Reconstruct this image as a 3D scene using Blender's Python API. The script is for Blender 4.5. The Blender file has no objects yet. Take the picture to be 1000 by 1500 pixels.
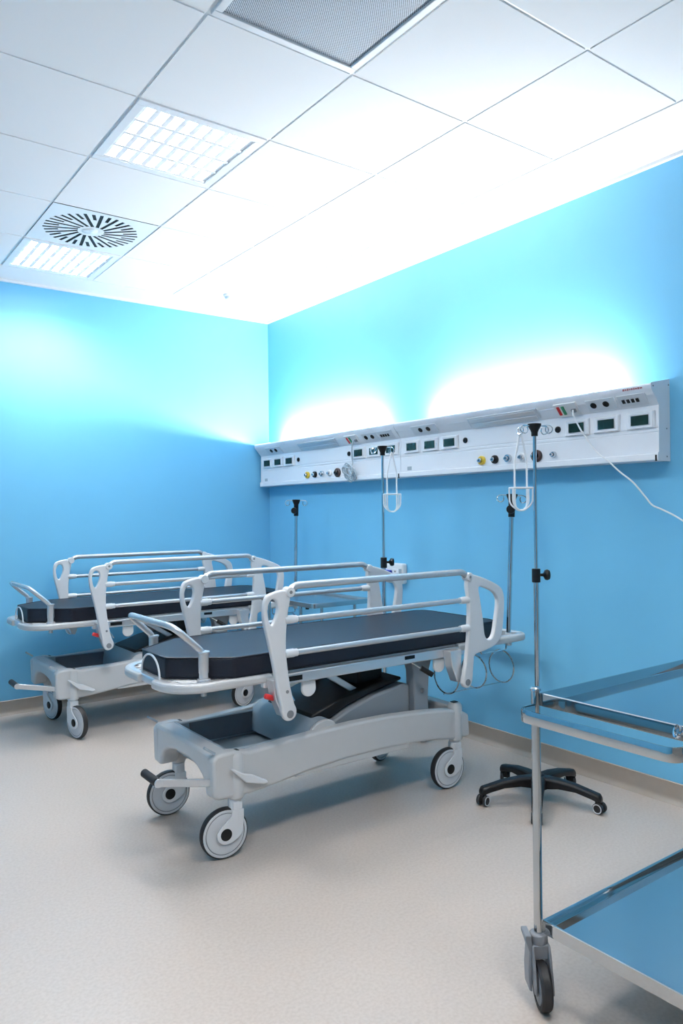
import bpy, bmesh, math, random
from mathutils import Vector, Matrix
random.seed(7)
PI = math.pi
scene = bpy.context.scene
COL = scene.collection
H_CEIL = 3.021

# ------------------------------------------------------------------ materials
def new_mat(name):
    m = bpy.data.materials.new(name); m.use_nodes = True
    nt = m.node_tree
    return m, nt, nt.nodes['Principled BSDF']

def plain(name, col, rough=0.5, metal=0.0, spec=0.5, coat=0.0, noise=0.0, scale=40.0, bump=0.0):
    """principled surface with a slight procedural mottling of colour / height"""
    m, nt, b = new_mat(name)
    b.inputs['Base Color'].default_value = (*col, 1)
    b.inputs['Roughness'].default_value = rough
    b.inputs['Metallic'].default_value = metal
    b.inputs['Specular IOR Level'].default_value = spec
    b.inputs['Coat Weight'].default_value = coat
    if noise or bump:
        tc = nt.nodes.new('ShaderNodeTexCoord')
        n = nt.nodes.new('ShaderNodeTexNoise')
        n.inputs['Scale'].default_value = scale; n.inputs['Detail'].default_value = 4
        nt.links.new(tc.outputs['Object'], n.inputs['Vector'])
        if noise:
            mx = nt.nodes.new('ShaderNodeMix'); mx.data_type = 'RGBA'
            mx.inputs[6].default_value = (*[c * (1 - noise) for c in col], 1)
            mx.inputs[7].default_value = (*[min(1, c * (1 + noise)) for c in col], 1)
            nt.links.new(n.outputs['Fac'], mx.inputs[0])
            nt.links.new(mx.outputs[2], b.inputs['Base Color'])
        if bump:
            bp = nt.nodes.new('ShaderNodeBump'); bp.inputs['Strength'].default_value = bump
            bp.inputs['Distance'].default_value = 0.002
            nt.links.new(n.outputs['Fac'], bp.inputs['Height'])
            nt.links.new(bp.outputs['Normal'], b.inputs['Normal'])
    return m

def emitter(name, col, strength):
    m, nt, b = new_mat(name)
    b.inputs['Base Color'].default_value = (.9, .9, .9, 1)
    b.inputs['Emission Color'].default_value = (*col, 1)
    b.inputs['Emission Strength'].default_value = strength
    return m

M = {}
M['wall_warm'] = plain('cream_wall_paint', (.42, .37, .33), .5, noise=.02, scale=3)
M['wall_pale'] = plain('pale_grey_wall_paint', (.66, .65, .62), .5, noise=.02, scale=3)
M['wall'] = plain('blue_wall_paint', (.180, .530, .79), .40, noise=.03, scale=3, bump=.05)
M['ceiling'] = plain('white_ceiling_tile', (.84, .84, .845), .9, noise=.012, scale=180)
M['tee'] = plain('white_metal_tee', (.84, .85, .87), .35)
M['gap'] = plain('shadow_gap', (.12, .14, .16), .9)
M['white'] = plain('white_plastic', (.80, .81, .82), .35, noise=.01)
M['panel'] = plain('white_enamel', (.80, .82, .86), .30, noise=.01)
M['panel_grey'] = plain('pale_grey_enamel', (.62, .66, .71), .33, noise=.01)
M['shell'] = plain('light_grey_shell_plastic', (.56, .56, .56), .32, noise=.02, scale=30)
M['railpost'] = plain('warm_white_moulding', (.72, .72, .73), .28, noise=.015)
M['tub'] = plain('slate_tub_plastic', (.30, .36, .41), .36, noise=.03)
M['tubdark'] = plain('dark_slate_lining', (.105, .125, .155), .4, noise=.05)
M['midgrey'] = plain('mid_grey_steel_paint', (.25, .28, .31), .4, noise=.02)
M['alu'] = plain('satin_aluminium', (.74, .75, .77), .34, metal=.75)
M['tube'] = plain('pale_grey_tube_enamel', (.60, .61, .63), .26, metal=.55)
M['navy'] = plain('navy_vinyl', (.010, .012, .021), .42, spec=.32, noise=.10, scale=60, bump=.10)
M['black'] = plain('black_plastic', (.006, .006, .007), .42, spec=.35, noise=.1)
M['rubber'] = plain('black_rubber', (.018, .018, .020), .6, noise=.1)
M['grey_rubber'] = plain('charcoal_rubber', (.055, .055, .06), .6, noise=.1)
M['chrome'] = plain('chrome', (.58, .62, .66), .08, metal=1)
M['steel'] = plain('polished_steel', (.55, .58, .60), .07, metal=1, noise=.02, scale=8)
M['satin_steel'] = plain('satin_steel', (.50, .54, .56), .26, metal=1, noise=.03, scale=12)
M['caster_grey'] = plain('caster_grey_plastic', (.23, .24, .26), .42, noise=.03)
M['disc'] = plain('wheel_disc_grey', (.62, .63, .65), .38, noise=.02)
M['ring'] = plain('wheel_ring_grey', (.20, .21, .23), .5)
M['red'] = plain('red_plastic', (.62, .03, .035), .35)
M['green'] = plain('green_plastic', (.03, .26, .13), .35)
M['darkgreen'] = plain('dark_green_socket', (.008, .030, .022), .22, noise=.25, scale=25)
M['yellow'] = plain('yellow_plastic', (.80, .55, .05), .35)
M['brown'] = plain('dark_brown_plastic', (.055, .025, .022), .35)
M['blue'] = plain('blue_plastic', (.012, .03, .30), .3)
M['cleartube'] = plain('frosted_tube', (.50, .57, .62), .2)
M['mark'] = plain('maker_red', (.42, .16, .17), .5)
M['fascia'] = plain('fascia_enamel', (.71, .74, .78), .32, noise=.01)
M['label'] = plain('grey_sticker', (.36, .42, .47), .5)
M['base'] = plain('taupe_cove_vinyl', (.36, .30, .25), .40, noise=.05, scale=25)
M['cord'] = plain('white_cord', (.85, .86, .88), .4)
M['louver'] = plain('bright_louvre', (.92, .93, .95), .4)
M['lamp'] = emitter('luminaire_tube_glow', (1.0, .985, .97), 300)
M['uplamp'] = emitter('uplight_tube_glow', (1.0, .99, .97), 560)
M['duct'] = plain('duct_black', (.006, .012, .016), .8)

# floor: pale beige sheet vinyl with fine speckle
m, nt, b = new_mat('beige_sheet_vinyl'); M['floor'] = m
tc = nt.nodes.new('ShaderNodeTexCoord')
n1 = nt.nodes.new('ShaderNodeTexNoise'); n1.inputs['Scale'].default_value = 90; n1.inputs['Detail'].default_value = 5
n2 = nt.nodes.new('ShaderNodeTexNoise'); n2.inputs['Scale'].default_value = 2.2; n2.inputs['Detail'].default_value = 3
for n in (n1, n2): nt.links.new(tc.outputs['Object'], n.inputs['Vector'])
r1 = nt.nodes.new('ShaderNodeValToRGB')
r1.color_ramp.elements[0].position = .30; r1.color_ramp.elements[0].color = (.520, .435, .375, 1)
r1.color_ramp.elements[1].position = .62; r1.color_ramp.elements[1].color = (.585, .500, .438, 1)
nt.links.new(n1.outputs['Fac'], r1.inputs['Fac'])
mx = nt.nodes.new('ShaderNodeMix'); mx.data_type = 'RGBA'; mx.blend_type = 'MULTIPLY'; mx.inputs[0].default_value = .25
nt.links.new(r1.outputs['Color'], mx.inputs[6])
r2 = nt.nodes.new('ShaderNodeValToRGB')
r2.color_ramp.elements[0].color = (.86, .86, .86, 1); r2.color_ramp.elements[1].color = (1, 1, 1, 1)
nt.links.new(n2.outputs['Fac'], r2.inputs['Fac']); nt.links.new(r2.outputs['Color'], mx.inputs[7])
nt.links.new(mx.outputs[2], b.inputs['Base Color'])
b.inputs['Roughness'].default_value = .34; b.inputs['Specular IOR Level'].default_value = .45
bp = nt.nodes.new('ShaderNodeBump'); bp.inputs['Strength'].default_value = .06; bp.inputs['Distance'].default_value = .001
nt.links.new(n1.outputs['Fac'], bp.inputs['Height']); nt.links.new(bp.outputs['Normal'], b.inputs['Normal'])

# perforated sheet: staggered round holes as a pattern of the sheet itself
m, nt, b = new_mat('perforated_sheet'); M['perf'] = m
tc = nt.nodes.new('ShaderNodeTexCoord')
sep = nt.nodes.new('ShaderNodeSeparateXYZ'); nt.links.new(tc.outputs['Object'], sep.inputs[0])
def mnode(op, a, bb=None):
    n = nt.nodes.new('ShaderNodeMath'); n.operation = op
    for i, v in enumerate((a, bb)):
        if v is None: continue
        if isinstance(v, (int, float)): n.inputs[i].default_value = v
        else: nt.links.new(v, n.inputs[i])
    return n.outputs[0]
PITCH = .0092
sx = mnode('SINE', mnode('MULTIPLY', sep.outputs[0], 2 * PI / PITCH))
sy = mnode('SINE', mnode('MULTIPLY', sep.outputs[1], 2 * PI / PITCH))
hole = mnode('GREATER_THAN', mnode('MULTIPLY', sx, sy), .02)
mx = nt.nodes.new('ShaderNodeMix'); mx.data_type = 'RGBA'
mx.inputs[6].default_value = (.62, .67, .74, 1); mx.inputs[7].default_value = (.06, .08, .11, 1)
nt.links.new(hole, mx.inputs[0]); nt.links.new(mx.outputs[2], b.inputs['Base Color'])
b.inputs['Roughness'].default_value = .5

# ------------------------------------------------------------------ mesh builder
def smooth_path(pts, rad, seg=6, closed=False):
    """polyline with rounded corners"""
    P = [Vector(p) for p in pts]; out = []; n = len(P)
    for i in range(n):
        if not closed and i in (0, n - 1): out.append(P[i]); continue
        a, c, d = P[i - 1], P[i], P[(i + 1) % n]
        u, v = (a - c), (d - c)
        r = min(rad, u.length * .49, v.length * .49)
        p0, p1 = c + u.normalized() * r, c + v.normalized() * r
        for k in range(seg + 1):
            t = k / seg
            out.append(p0.lerp(c, t).lerp(c.lerp(p1, t), t))
    return out

def catmull(pts, sub=5, closed=True):
    P = [Vector(p) for p in pts]; n = len(P); out = []
    rng = range(n) if closed else range(n - 1)
    for i in rng:
        if closed: p0, p1, p2, p3 = P[i - 1], P[i], P[(i + 1) % n], P[(i + 2) % n]
        else: p0, p1, p2, p3 = P[max(i - 1, 0)], P[i], P[i + 1], P[min(i + 2, n - 1)]
        for k in range(sub):
            t = k / sub
            out.append(.5 * ((2 * p1) + (-p0 + p2) * t + (2 * p0 - 5 * p1 + 4 * p2 - p3) * t * t + (-p0 + 3 * p1 - 3 * p2 + p3) * t ** 3))
    if not closed: out.append(P[-1])
    return out

class MB:
    def __init__(s): s.bm = bmesh.new()
    def face(s, vs):
        try: return s.bm.faces.new(vs)
        except ValueError: return None
    def box(s, lo, hi):
        x0, y0, z0 = lo; x1, y1, z1 = hi
        v = [s.bm.verts.new(p) for p in ((x0,y0,z0),(x1,y0,z0),(x1,y1,z0),(x0,y1,z0),(x0,y0,z1),(x1,y0,z1),(x1,y1,z1),(x0,y1,z1))]
        for f in ((3,2,1,0),(4,5,6,7),(0,1,5,4),(1,2,6,5),(2,3,7,6),(3,0,4,7)): s.face([v[i] for i in f])
        return s
    def cbox(s, c, d): return s.box([c[i] - d[i] / 2 for i in range(3)], [c[i] + d[i] / 2 for i in range(3)])
    def obox(s, c, ax, d):
        """box with its own axes ax = three unit vectors"""
        c = Vector(c); A = [Vector(a).normalized() for a in ax]
        v = []
        for sz in (-1, 1):
            for sx_, sy_ in ((-1,-1),(1,-1),(1,1),(-1,1)):
                v.append(s.bm.verts.new(c + A[0]*sx_*d[0]/2 + A[1]*sy_*d[1]/2 + A[2]*sz*d[2]/2))
        for f in ((3,2,1,0),(4,5,6,7),(0,1,5,4),(1,2,6,5),(2,3,7,6),(3,0,4,7)): s.face([v[i] for i in f])
        return s
    def prism(s, outline, a, b, axis='y'):
        """outline: 2-D points in the plane across axis, from a to b along it"""
        def P(p, t):
            return {'y': (p[0], t, p[1]), 'x': (t, p[0], p[1]), 'z': (p[0], p[1], t)}[axis]
        A = [s.bm.verts.new(P(p, a)) for p in outline]; B = [s.bm.verts.new(P(p, b)) for p in outline]
        n = len(A)
        for i in range(n): s.face([A[i], A[(i+1) % n], B[(i+1) % n], B[i]])
        s.face(A[::-1]); s.face(B)
        return s
    def frames(s, P, closed):
        n = len(P); T = []
        for i in range(n):
            if closed: d = P[(i+1) % n] - P[i-1]
            else: d = P[min(i+1, n-1)] - P[max(i-1, 0)]
            T.append(d.normalized())
        up = Vector((0,0,1)) if abs(T[0].z) < .9 else Vector((1,0,0))
        N = (up - T[0] * up.dot(T[0])).normalized(); R = []
        for i in range(n):
            N = (N - T[i] * N.dot(T[i])).normalized()
            R.append((N.copy(), T[i].cross(N)))
        return R
    def tube(s, pts, r, n=12, closed=False):
        P = [Vector(p) for p in pts]
        Q = [P[0]]
        for p in P[1:]:
            if (p - Q[-1]).length > 1e-5: Q.append(p)
        P = Q
        R = s.frames(P, closed); rings = []
        for i, p in enumerate(P):
            ri = r[i] if isinstance(r, (list, tuple)) else r
            rings.append([s.bm.verts.new(p + R[i][0]*math.cos(2*PI*k/n)*ri + R[i][1]*math.sin(2*PI*k/n)*ri) for k in range(n)])
        m = len(rings)
        for i in range(m if closed else m - 1):
            a, b_ = rings[i], rings[(i+1) % m]
            for k in range(n): s.face([a[k], a[(k+1) % n], b_[(k+1) % n], b_[k]])
        if not closed: s.face(rings[0][::-1]); s.face(rings[-1])
        return s
    def sweep(s, pts, prof, closed=False):
        """profile (out, up) carried along a level path; 'out' points to the right of travel"""
        P = [Vector(p) for p in pts]; n = len(P); rings = []
        for i in range(n):
            if closed: d = (P[(i+1) % n] - P[i]).normalized() + (P[i] - P[i-1]).normalized()
            elif i == 0: d = P[1] - P[0]
            elif i == n - 1: d = P[-1] - P[-2]
            else: d = (P[i+1] - P[i]).normalized() + (P[i] - P[i-1]).normalized()
            d.z = 0; d.normalize(); o = Vector((d.y, -d.x, 0))
            rings.append([s.bm.verts.new(P[i] + o*q[0] + Vector((0,0,q[1]))) for q in prof])
        k = len(prof)
        for i in range(n if closed else n - 1):
            a, b_ = rings[i], rings[(i+1) % n]
            for j in range(k): s.face([a[j], a[(j+1) % k], b_[(j+1) % k], b_[j]])
        if not closed: s.face(rings[0][::-1]); s.face(rings[-1])
        return s
    def lathe(s, prof, c=(0,0,0), axis='z', n=32, ring=False):
        """profile (radius, height) turned about an axis through c"""
        c = Vector(c); A = Vector(axis) if not isinstance(axis, str) else {'x': Vector((1,0,0)), 'y': Vector((0,1,0)), 'z': Vector((0,0,1))}[axis]
        A = A.normalized(); u = A.orthogonal().normalized(); w = A.cross(u); rings = []
        for r, h in prof:
            if r < 1e-6: rings.append([s.bm.verts.new(c + A*h)])
            else: rings.append([s.bm.verts.new(c + A*h + (u*math.cos(2*PI*k/n) + w*math.sin(2*PI*k/n))*r) for k in range(n)])
        for a, b_ in zip(rings, rings[1:] + (rings[:1] if ring else [])):
            for k in range(n):
                if len(a) == 1 and len(b_) == 1: continue
                if len(a) == 1: s.face([a[0], b_[(k+1) % n], b_[k]])
                elif len(b_) == 1: s.face([a[k], a[(k+1) % n], b_[0]])
                else: s.face([a[k], a[(k+1) % n], b_[(k+1) % n], b_[k]])
        if len(rings[0]) > 1 and not ring: s.face(rings[0][::-1])
        if len(rings[-1]) > 1 and not ring: s.face(rings[-1])
        return s
    def cyl(s, a, b, r, n=24):
        a, b = Vector(a), Vector(b); d = b - a
        return s.lathe([(r, 0), (r, d.length)], a, tuple(d), n)
    def build(s, name, mat, parent=None, bevel=0, loc=None, seg=2, sharp=35):
        bmesh.ops.recalc_face_normals(s.bm, faces=s.bm.faces)
        me = bpy.data.meshes.new(name); s.bm.to_mesh(me); s.bm.free()
        return finish(name, me, mat, parent, bevel, loc, seg, sharp)

def finish(name, me, mat, parent=None, bevel=0, loc=None, seg=2, sharp=35):
    me.materials.clear(); me.materials.append(M[mat])
    for p in me.polygons: p.use_smooth = True
    me.set_sharp_from_angle(angle=math.radians(sharp))
    o = bpy.data.objects.new(name, me); COL.objects.link(o)
    if loc: o.location = loc
    if parent: o.parent = parent
    if bevel:
        md = o.modifiers.new('edge', 'BEVEL'); md.width = bevel; md.segments = seg; md.limit_method = 'ANGLE'; md.angle_limit = math.radians(32)
    return o

def plate(name, outlines, thick, round_, mat, parent=None, loc=None, axis='y'):
    """flat moulding with holes: outlines in (x, z), thickness along y, edges rounded"""
    cu = bpy.data.curves.new(name, 'CURVE'); cu.dimensions = '2D'; cu.fill_mode = 'BOTH'
    for ol in outlines:
        sp = cu.splines.new('POLY'); sp.points.add(len(ol) - 1)
        for q, p in zip(sp.points, ol): q.co = (p[0], p[1], 0, 1)
        sp.use_cyclic_u = True
    cu.extrude = thick / 2 - round_; cu.bevel_depth = round_; cu.bevel_resolution = 2; cu.offset = -round_
    o = bpy.data.objects.new(name, cu); COL.objects.link(o)
    dg = bpy.context.evaluated_depsgraph_get(); dg.update()
    me = bpy.data.meshes.new_from_object(o.evaluated_get(dg))
    bpy.data.objects.remove(o); bpy.data.curves.remove(cu)
    for v in me.vertices:
        x, y, z = v.co
        v.co = (x, -z, y) if axis == 'y' else (x, y, z)
    me.name = name
    return finish(name, me, mat, parent, 0, loc)

def thing(name, label, cat, loc=(0,0,0), rz=0, group=None):
    o = bpy.data.objects.new(name, None); COL.objects.link(o)
    o.empty_display_size = .1; o.location = loc; o.rotation_euler = (0,0,rz)
    return tag(o, label, cat, group)
def tag(o, label, cat, group=None):
    o['label'] = label; o['category'] = cat
    if group: o['group'] = group
    return o
def struct(o): o['kind'] = 'structure'; return o
def copy_tree(o, parent=None):
    c = o.copy(); COL.objects.link(c)
    if parent: c.parent = parent
    for ch in list(o.children): copy_tree(ch, c)
    return c
def dup(o, label, loc, rz=0):
    c = copy_tree(o); c['label'] = label; c.location = loc; c.rotation_euler = (0,0,rz)
    return c
def part_copy(o, parent, loc=None, rz=None):
    c = copy_tree(o, parent)
    if loc is not None: c.location = loc
    if rz is not None: c.rotation_euler = (0,0,rz)
    return c

# ------------------------------------------------------------------ room shell
X0, Y0 = -4.83, -7.22            # far corners of the room behind the camera
struct(MB().box((X0-.1, Y0-.1, -.1), (.1, .1, 0)).build('floor', 'floor'))
struct(MB().box((0, Y0-.1, 0), (.1, .1, 3.25)).build('wall_right', 'wall'))
struct(MB().box((X0-.1, 0, 0), (0, .1, 3.25)).build('wall_back', 'wall'))
struct(MB().box((X0-.1, Y0-.1, 0), (X0, 0, 3.25)).build('wall_left', 'wall'))
struct(MB().box((X0, Y0-.1, 0), (0, Y0, 3.25)).build('wall_front', 'wall_warm'))
prof = [(0, 0), (0, .096), (-.004, .098), (-.008, .094), (-.010, .03), (-.016, .014), (-.032, .003), (-.034, 0)]
struct(MB().prism(prof, Y0, 0, 'y').build('baseboard_right', 'base'))
struct(MB().prism([(p[0], p[1]) for p in prof], X0, 0, 'x').build('baseboard_back', 'base'))
# ceiling: lay-in tiles in a 60 cm grid, white border strips, holes where fittings sit
GX = [-.417 - .6*k for k in range(8)]            # grid lines parallel to the bed-head wall
GY = [-.307 - .6*k for k in range(12)]           # grid lines parallel to the back wall
def cell(i, j): return (GX[i+1], GX[i], GY[j+1], GY[j])   # x0, x1, y0, y1
LUM = [(2, 3), (2, 0), (2, 7), (5, 7)]
SWIRL = (2, 1); GRILLE = (2, 5)
c = MB(); g = .0065
for i in range(7):
    for j in range(11):
        if (i, j) in LUM or (i, j) in (SWIRL, GRILLE): continue
        x0, x1, y0, y1 = cell(i, j)
        c.box((x0+g, y0+g, H_CEIL), (x1-g, y1-g, H_CEIL+.018))
xe, ye = GX[7], GY[11]
c.box((GX[0]+.004, Y0, H_CEIL-.001), (0, 0, H_CEIL+.018)); c.box((X0, Y0, H_CEIL-.001), (xe-.004, 0, H_CEIL+.018))
c.box((xe-.004, GY[0]+.004, H_CEIL-.001), (GX[0]+.004, 0, H_CEIL+.018)); c.box((xe-.004, Y0, H_CEIL-.001), (GX[0]+.004, ye-.004, H_CEIL+.018))
ceil = struct(c.build('ceiling', 'ceiling'))
t = MB()
for x in GX: t.box((x-.0075, ye, H_CEIL+.0045), (x+.0075, GY[0], H_CEIL+.03))
for y in GY: t.box((xe, y-.0075, H_CEIL+.0046), (GX[0], y+.0075, H_CEIL+.03))
struct(t.build('trim_1', 'tee'))
struct(MB().box((X0-.1, Y0-.1, 3.25), (.1, .1, 3.35)).build('ceiling_slab', 'ceiling'))
struct(MB().box((-.022, Y0, H_CEIL-.018), (0, 0, H_CEIL-.002)).build('trim_2', 'tee'))
struct(MB().box((X0, -.022, H_CEIL-.018), (-.022, 0, H_CEIL-.002)).build('trim_3', 'tee'))

# ------------------------------------------------------------------ ceiling fittings
def make_luminaire(i, j, label):
    x0, x1, y0, y1 = cell(i, j); cx, cy = (x0+x1)/2, (y0+y1)/2
    t = thing('ceiling_light', label, 'ceiling light', (cx, cy, H_CEIL))
    f = MB(); a, q = .2925, .255
    for lo, hi in (((-a,-a),(a,-q)), ((-a,q),(a,a)), ((-a,-q),(-q,q)), ((q,-q),(a,q))):
        f.box((lo[0], lo[1], -.003), (hi[0], hi[1], .010))
    f.build('frame', 'tee', t, .0015)
    h = MB()                                     # open-bottomed white housing
    h.box((-q-.004,-q-.004,.066), (q+.004,q+.004,.072))
    for lo, hi in (((-q-.004,-q-.004),(q+.004,-q)), ((-q-.004,q),(q+.004,q+.004)), ((-q-.004,-q),(-q,q)), ((q,-q),(q+.004,q))):
        h.box((lo[0], lo[1], .004), (hi[0], hi[1], .067))
    h.build('housing', 'white', t)
    lv = MB()                                    # parabolic louvre: wedge rails and cross blades
    for k in range(5):
        y = -q + .002 + k * (2*q - .004) / 4
        lv.prism([(y-.012, .002), (y-.006, .014), (y-.002, .034), (y+.002, .034), (y+.006, .014), (y+.012, .002), (y, -.001)], -q, q, 'x')
    for k in range(9):
        x = -q + .004 + k * (2*q - .008) / 8
        lv.prism([(x-.013, .005), (x-.006, .012), (x-.0015, .024), (x+.0015, .024), (x+.006, .012), (x+.013, .005), (x, .003)], -q, q, 'y')
    lv.build('louvre', 'louver', t)
    for k in range(4):
        y = -q + (k + .5) * 2*q / 4
        MB().cyl((-q+.012, y, .042), (q-.012, y, .042), .013, 16).build('lamp_tube', 'lamp', t)
    return t
L0 = make_luminaire(2, 3, 'square louvred ceiling light nearer the viewer, next to the perforated grille')
for (i, j), lab in zip(LUM[1:], ('square louvred ceiling light beside the back wall, past the round diffuser',
                                 'square louvred ceiling light over the camera, past the grille',
                                 'square louvred ceiling light over the far left corner behind the camera')):
    x0, x1, y0, y1 = cell(i, j)
    dup(L0, lab, ((x0+x1)/2, (y0+y1)/2, H_CEIL))

# swirl diffuser
x0, x1, y0, y1 = cell(*SWIRL)
sd = thing('ceiling_vent', 'square white air diffuser with a ring of black radial slots in the ceiling', 'air vent', ((x0+x1)/2, (y0+y1)/2, H_CEIL))
outl = [[(-.292,-.292),(.292,-.292),(.292,.292),(-.292,.292)]]
for k in range(36):
    an = 2*PI*k/36 + .04
    ra, rb, w = (.070, .262, .0095) if k % 2 == 0 else (.178, .258, .0095)
    off = .022                                   # slots are slightly tangential
    d = Vector((math.cos(an), math.sin(an))); n_ = Vector((-d.y, d.x))
    outl.append([tuple(d*ra + n_*(off-w)), tuple(d*rb + n_*(off*.6-w)), tuple(d*rb + n_*(off*.6+w)), tuple(d*ra + n_*(off+w))])
plate('face_plate', outl, .002, .0004, 'white', sd, (0, 0, .001), axis='z')
MB().box((-.27,-.27,.004), (.27,.27,.10)).build('plenum', 'duct', sd)
MB().lathe([(0, 0), (.045, 0), (.05, .003), (0, .004)], (0,0,-.004), 'z', 32).build('centre_cap', 'white', sd)

# perforated return grille
x0, x1, y0, y1 = cell(*GRILLE)
rg = thing('return_grille', 'large square perforated grey grille in the ceiling', 'ceiling grille', ((x0+x1)/2, (y0+y1)/2, H_CEIL))
f = MB(); a, q = .2925, .263
for lo, hi in (((-a,-a),(a,-q)), ((-a,q),(a,a)), ((-a,-q),(-q,q)), ((q,-q),(a,q))): f.box((lo[0], lo[1], -.006), (hi[0], hi[1], .012))
f.build('frame', 'tee', rg, .003)
MB().box((-q,-q,.002), (q,q,.006)).build('perforated_sheet', 'perf', rg)

# smoke detector
sm = thing('smoke_detector', 'small round white smoke detector on the ceiling near the back corner', 'smoke detector', (-.650, -.535, H_CEIL))
MB().lathe([(0,0),(.05,0),(.05,-.012),(.046,-.016)], (0,0,0), 'z', 32).build('mount', 'white', sm)
MB().lathe([(.040,-.016),(.042,-.020),(.034,-.036),(.018,-.042),(0,-.042)], (0,0,0), 'z', 32).build('sensor_head', 'panel_grey', sm)

# ------------------------------------------------------------------ bed-head service units on the right wall
ZB = 1.60
def slope_pt(u, v, out=0.0):
    """point on the sloping fascia: u along the unit, v 0..1 from crease to nose"""
    a, b_ = Vector((-.092, 0, 1.857-ZB)), Vector((-.153, 0, 1.925-ZB))
    n_ = Vector((-(b_-a).z, 0, (b_-a).x)).normalized()       # faces the room, down
    p = a.lerp(b_, v) + n_*out
    return Vector((p.x, -u, p.z))
SA = (Vector((-.153,0,1.925)) - Vector((-.092,0,1.857))).normalized()
SN = Vector((-SA.z, 0, SA.x)).normalized()
def make_unit(yl, label, caps):
    t = thing('bed_head_unit', label, 'bed head unit', (0, yl, ZB), 0, 'bed head units along the blue wall')
    W = 1.8
    P = [(-.001, 0), (-.100, 0), (-.105, .004), (-.105, .030), (-.095, .034), (-.095, .128), (-.0935, .130), (-.0935, .134), (-.095, .136), (-.095, .147), (-.0935, .149), (-.0935, .153), (-.095, .155),
         (-.092, .257), (-.153, .325), (-.156, .345), (-.152, .352), (-.143, .353), (-.137, .348), (-.133, .300), (-.014, .300), (-.014, .322), (-.001, .322)]
    MB().prism(P, -.002, -W+.002, 'y').build('housing', 'panel', t)
    for u0, u1, mt in caps:
        MB().prism([(-.001, -.002), (-.106, -.002), (-.106, .036), (-.097, .040), (-.094, .258), (-.155, .327), (-.158, .352), (-.140, .358), (-.001, .384)], -u0, -u1, 'y').build('end_cap', mt, t, .0008)
    # raised instrument plates on the sloping fascia
    for u0, u1 in ((.15, .375), (1.44, 1.60), (1.615, 1.76)):
        c_ = slope_pt((u0+u1)/2, .5, .002)
        MB().obox(c_, (SA, (0,1,0), SN), (.066, u1-u0, .006)).build('fascia_plate', 'fascia', t, .0015)
    for u in (.227, .297, 1.478, 1.547):
        b_ = MB().lathe([(0,0),(.016,0),(.0165,.004),(.012,.006),(.011,.003),(0,.003)], slope_pt(u, .52, .004), tuple(SN), 24).build('fascia_socket', 'black', t)
    for k in range(4):
        MB().obox(slope_pt(1.642 + k*.024, .50, .007), (SA, (0,1,0), SN), (.020, .014, .005)).build('rocker_switch', 'black', t, .001)
    # reading light
    lens = MB().obox(slope_pt(.89, .50, .003), (SA, (0,1,0), SN), (.068, .50, .008)).build('reading_light', 'panel_grey', t, .002)
    for v, w_ in ((.30, .020), (.66, .022)):
        MB().obox(slope_pt(.89, v, .0075), (SA, (0,1,0), SN), (w_, .47, .003)).build('light_lens', 'alu', lens, .001)
    # nurse call plate with red and green bars
    cp = MB().obox(slope_pt(1.32, .5, .004), (SA, (0,1,0), SN), (.078, .135, .010)).build('call_plate', 'white', t, .002)
    MB().obox(slope_pt(1.278, .5, .011), (SA, (0,1,0), SN), (.052, .016, .006)).build('call_button', 'red', cp, .002)
    MB().obox(slope_pt(1.306, .5, .011), (SA, (0,1,0), SN), (.052, .016, .006)).build('cancel_button', 'green', cp, .002)
    MB().obox(slope_pt(1.362, .42, .012), (SA, (0,1,0), SN), (.020, .026, .010)).build('cord_plug', 'caster_grey', cp, .002)
    # mains sockets: bevelled white plate with a dark insert
    sk = None
    for u in (.116, .284, .455, 1.36, 1.530, 1.71):
        loc = (-.095, -u, 1.793-ZB)
        if sk is None:
            sk = MB(); rg_ = []
            for q, x in ((1.0, 0), (1.0, -.003), (.88, -.011), (.70, -.011), (.68, -.009)):
                rg_.append([sk.bm.verts.new((x, a_*.0725*q, b_*(.041*q if q > .8 else .041*q*.98))) for a_, b_ in ((-1,-1),(1,-1),(1,1),(-1,1))])
            for A_, B_ in zip(rg_, rg_[1:]):
                for k in range(4): sk.face([A_[k], A_[(k+1)%4], B_[(k+1)%4], B_[k]])
            sk.face(rg_[0][::-1]); sk.face(rg_[-1])
            sk = sk.build('socket_plate', 'panel', t, .0015, loc)
            ins = MB().box((-.014, -.044, -.023), (-.010, .044, .023))
            for k in (-1, 0, 1): ins.cbox((-.0145, k*.028, 0), (.001, .022, .036))
            ins.build('socket_insert', 'darkgreen', sk, .001)
        else: part_copy(sk, t, loc)
    for u in (.582, 1.242):
        MB().lathe([(0,0),(.017,0),(.016,.006),(.010,.007),(.009,.003),(0,.003)], (-.095, -u, 1.795-ZB), (-1,0,0), 24).build('earth_terminal', 'black', t)
    # gas outlets
    for u, ring, body, R in ((.713, 'yellow', 'chrome', .026), (.812, 'black', 'chrome', .024), (.908, 'chrome', 'chrome', .023), (1.008, 'white', 'chrome', .023), (1.106, 'brown', 'black', .033), (1.215, 'chrome', 'chrome', .016)):
        o = MB().lathe([(R,0),(R,.012),(R*.86,.017),(R*.62,.017),(R*.62,.010),(0,.010)], (-.095, -u, 1.667-ZB), (-1,0,0), 28).build('gas_outlet', ring, t)
        MB().lathe([(R*.52,.008),(R*.52,.026),(R*.40,.030),(R*.22,.030),(R*.22,.020),(0,.020)], (-.095, -u, 1.667-ZB), (-1,0,0), 20).build('outlet_nozzle', body, o)
        MB().cbox((-.095-.019, -u+R*.72, 1.667-ZB), (.006, R*.3, R*.5)).build('outlet_latch', 'satin_steel', o, .001)
    MB().cbox((-.0955, -.085, 1.655-ZB), (.002, .040, .024)).build('rating_label', 'label', t)
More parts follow.
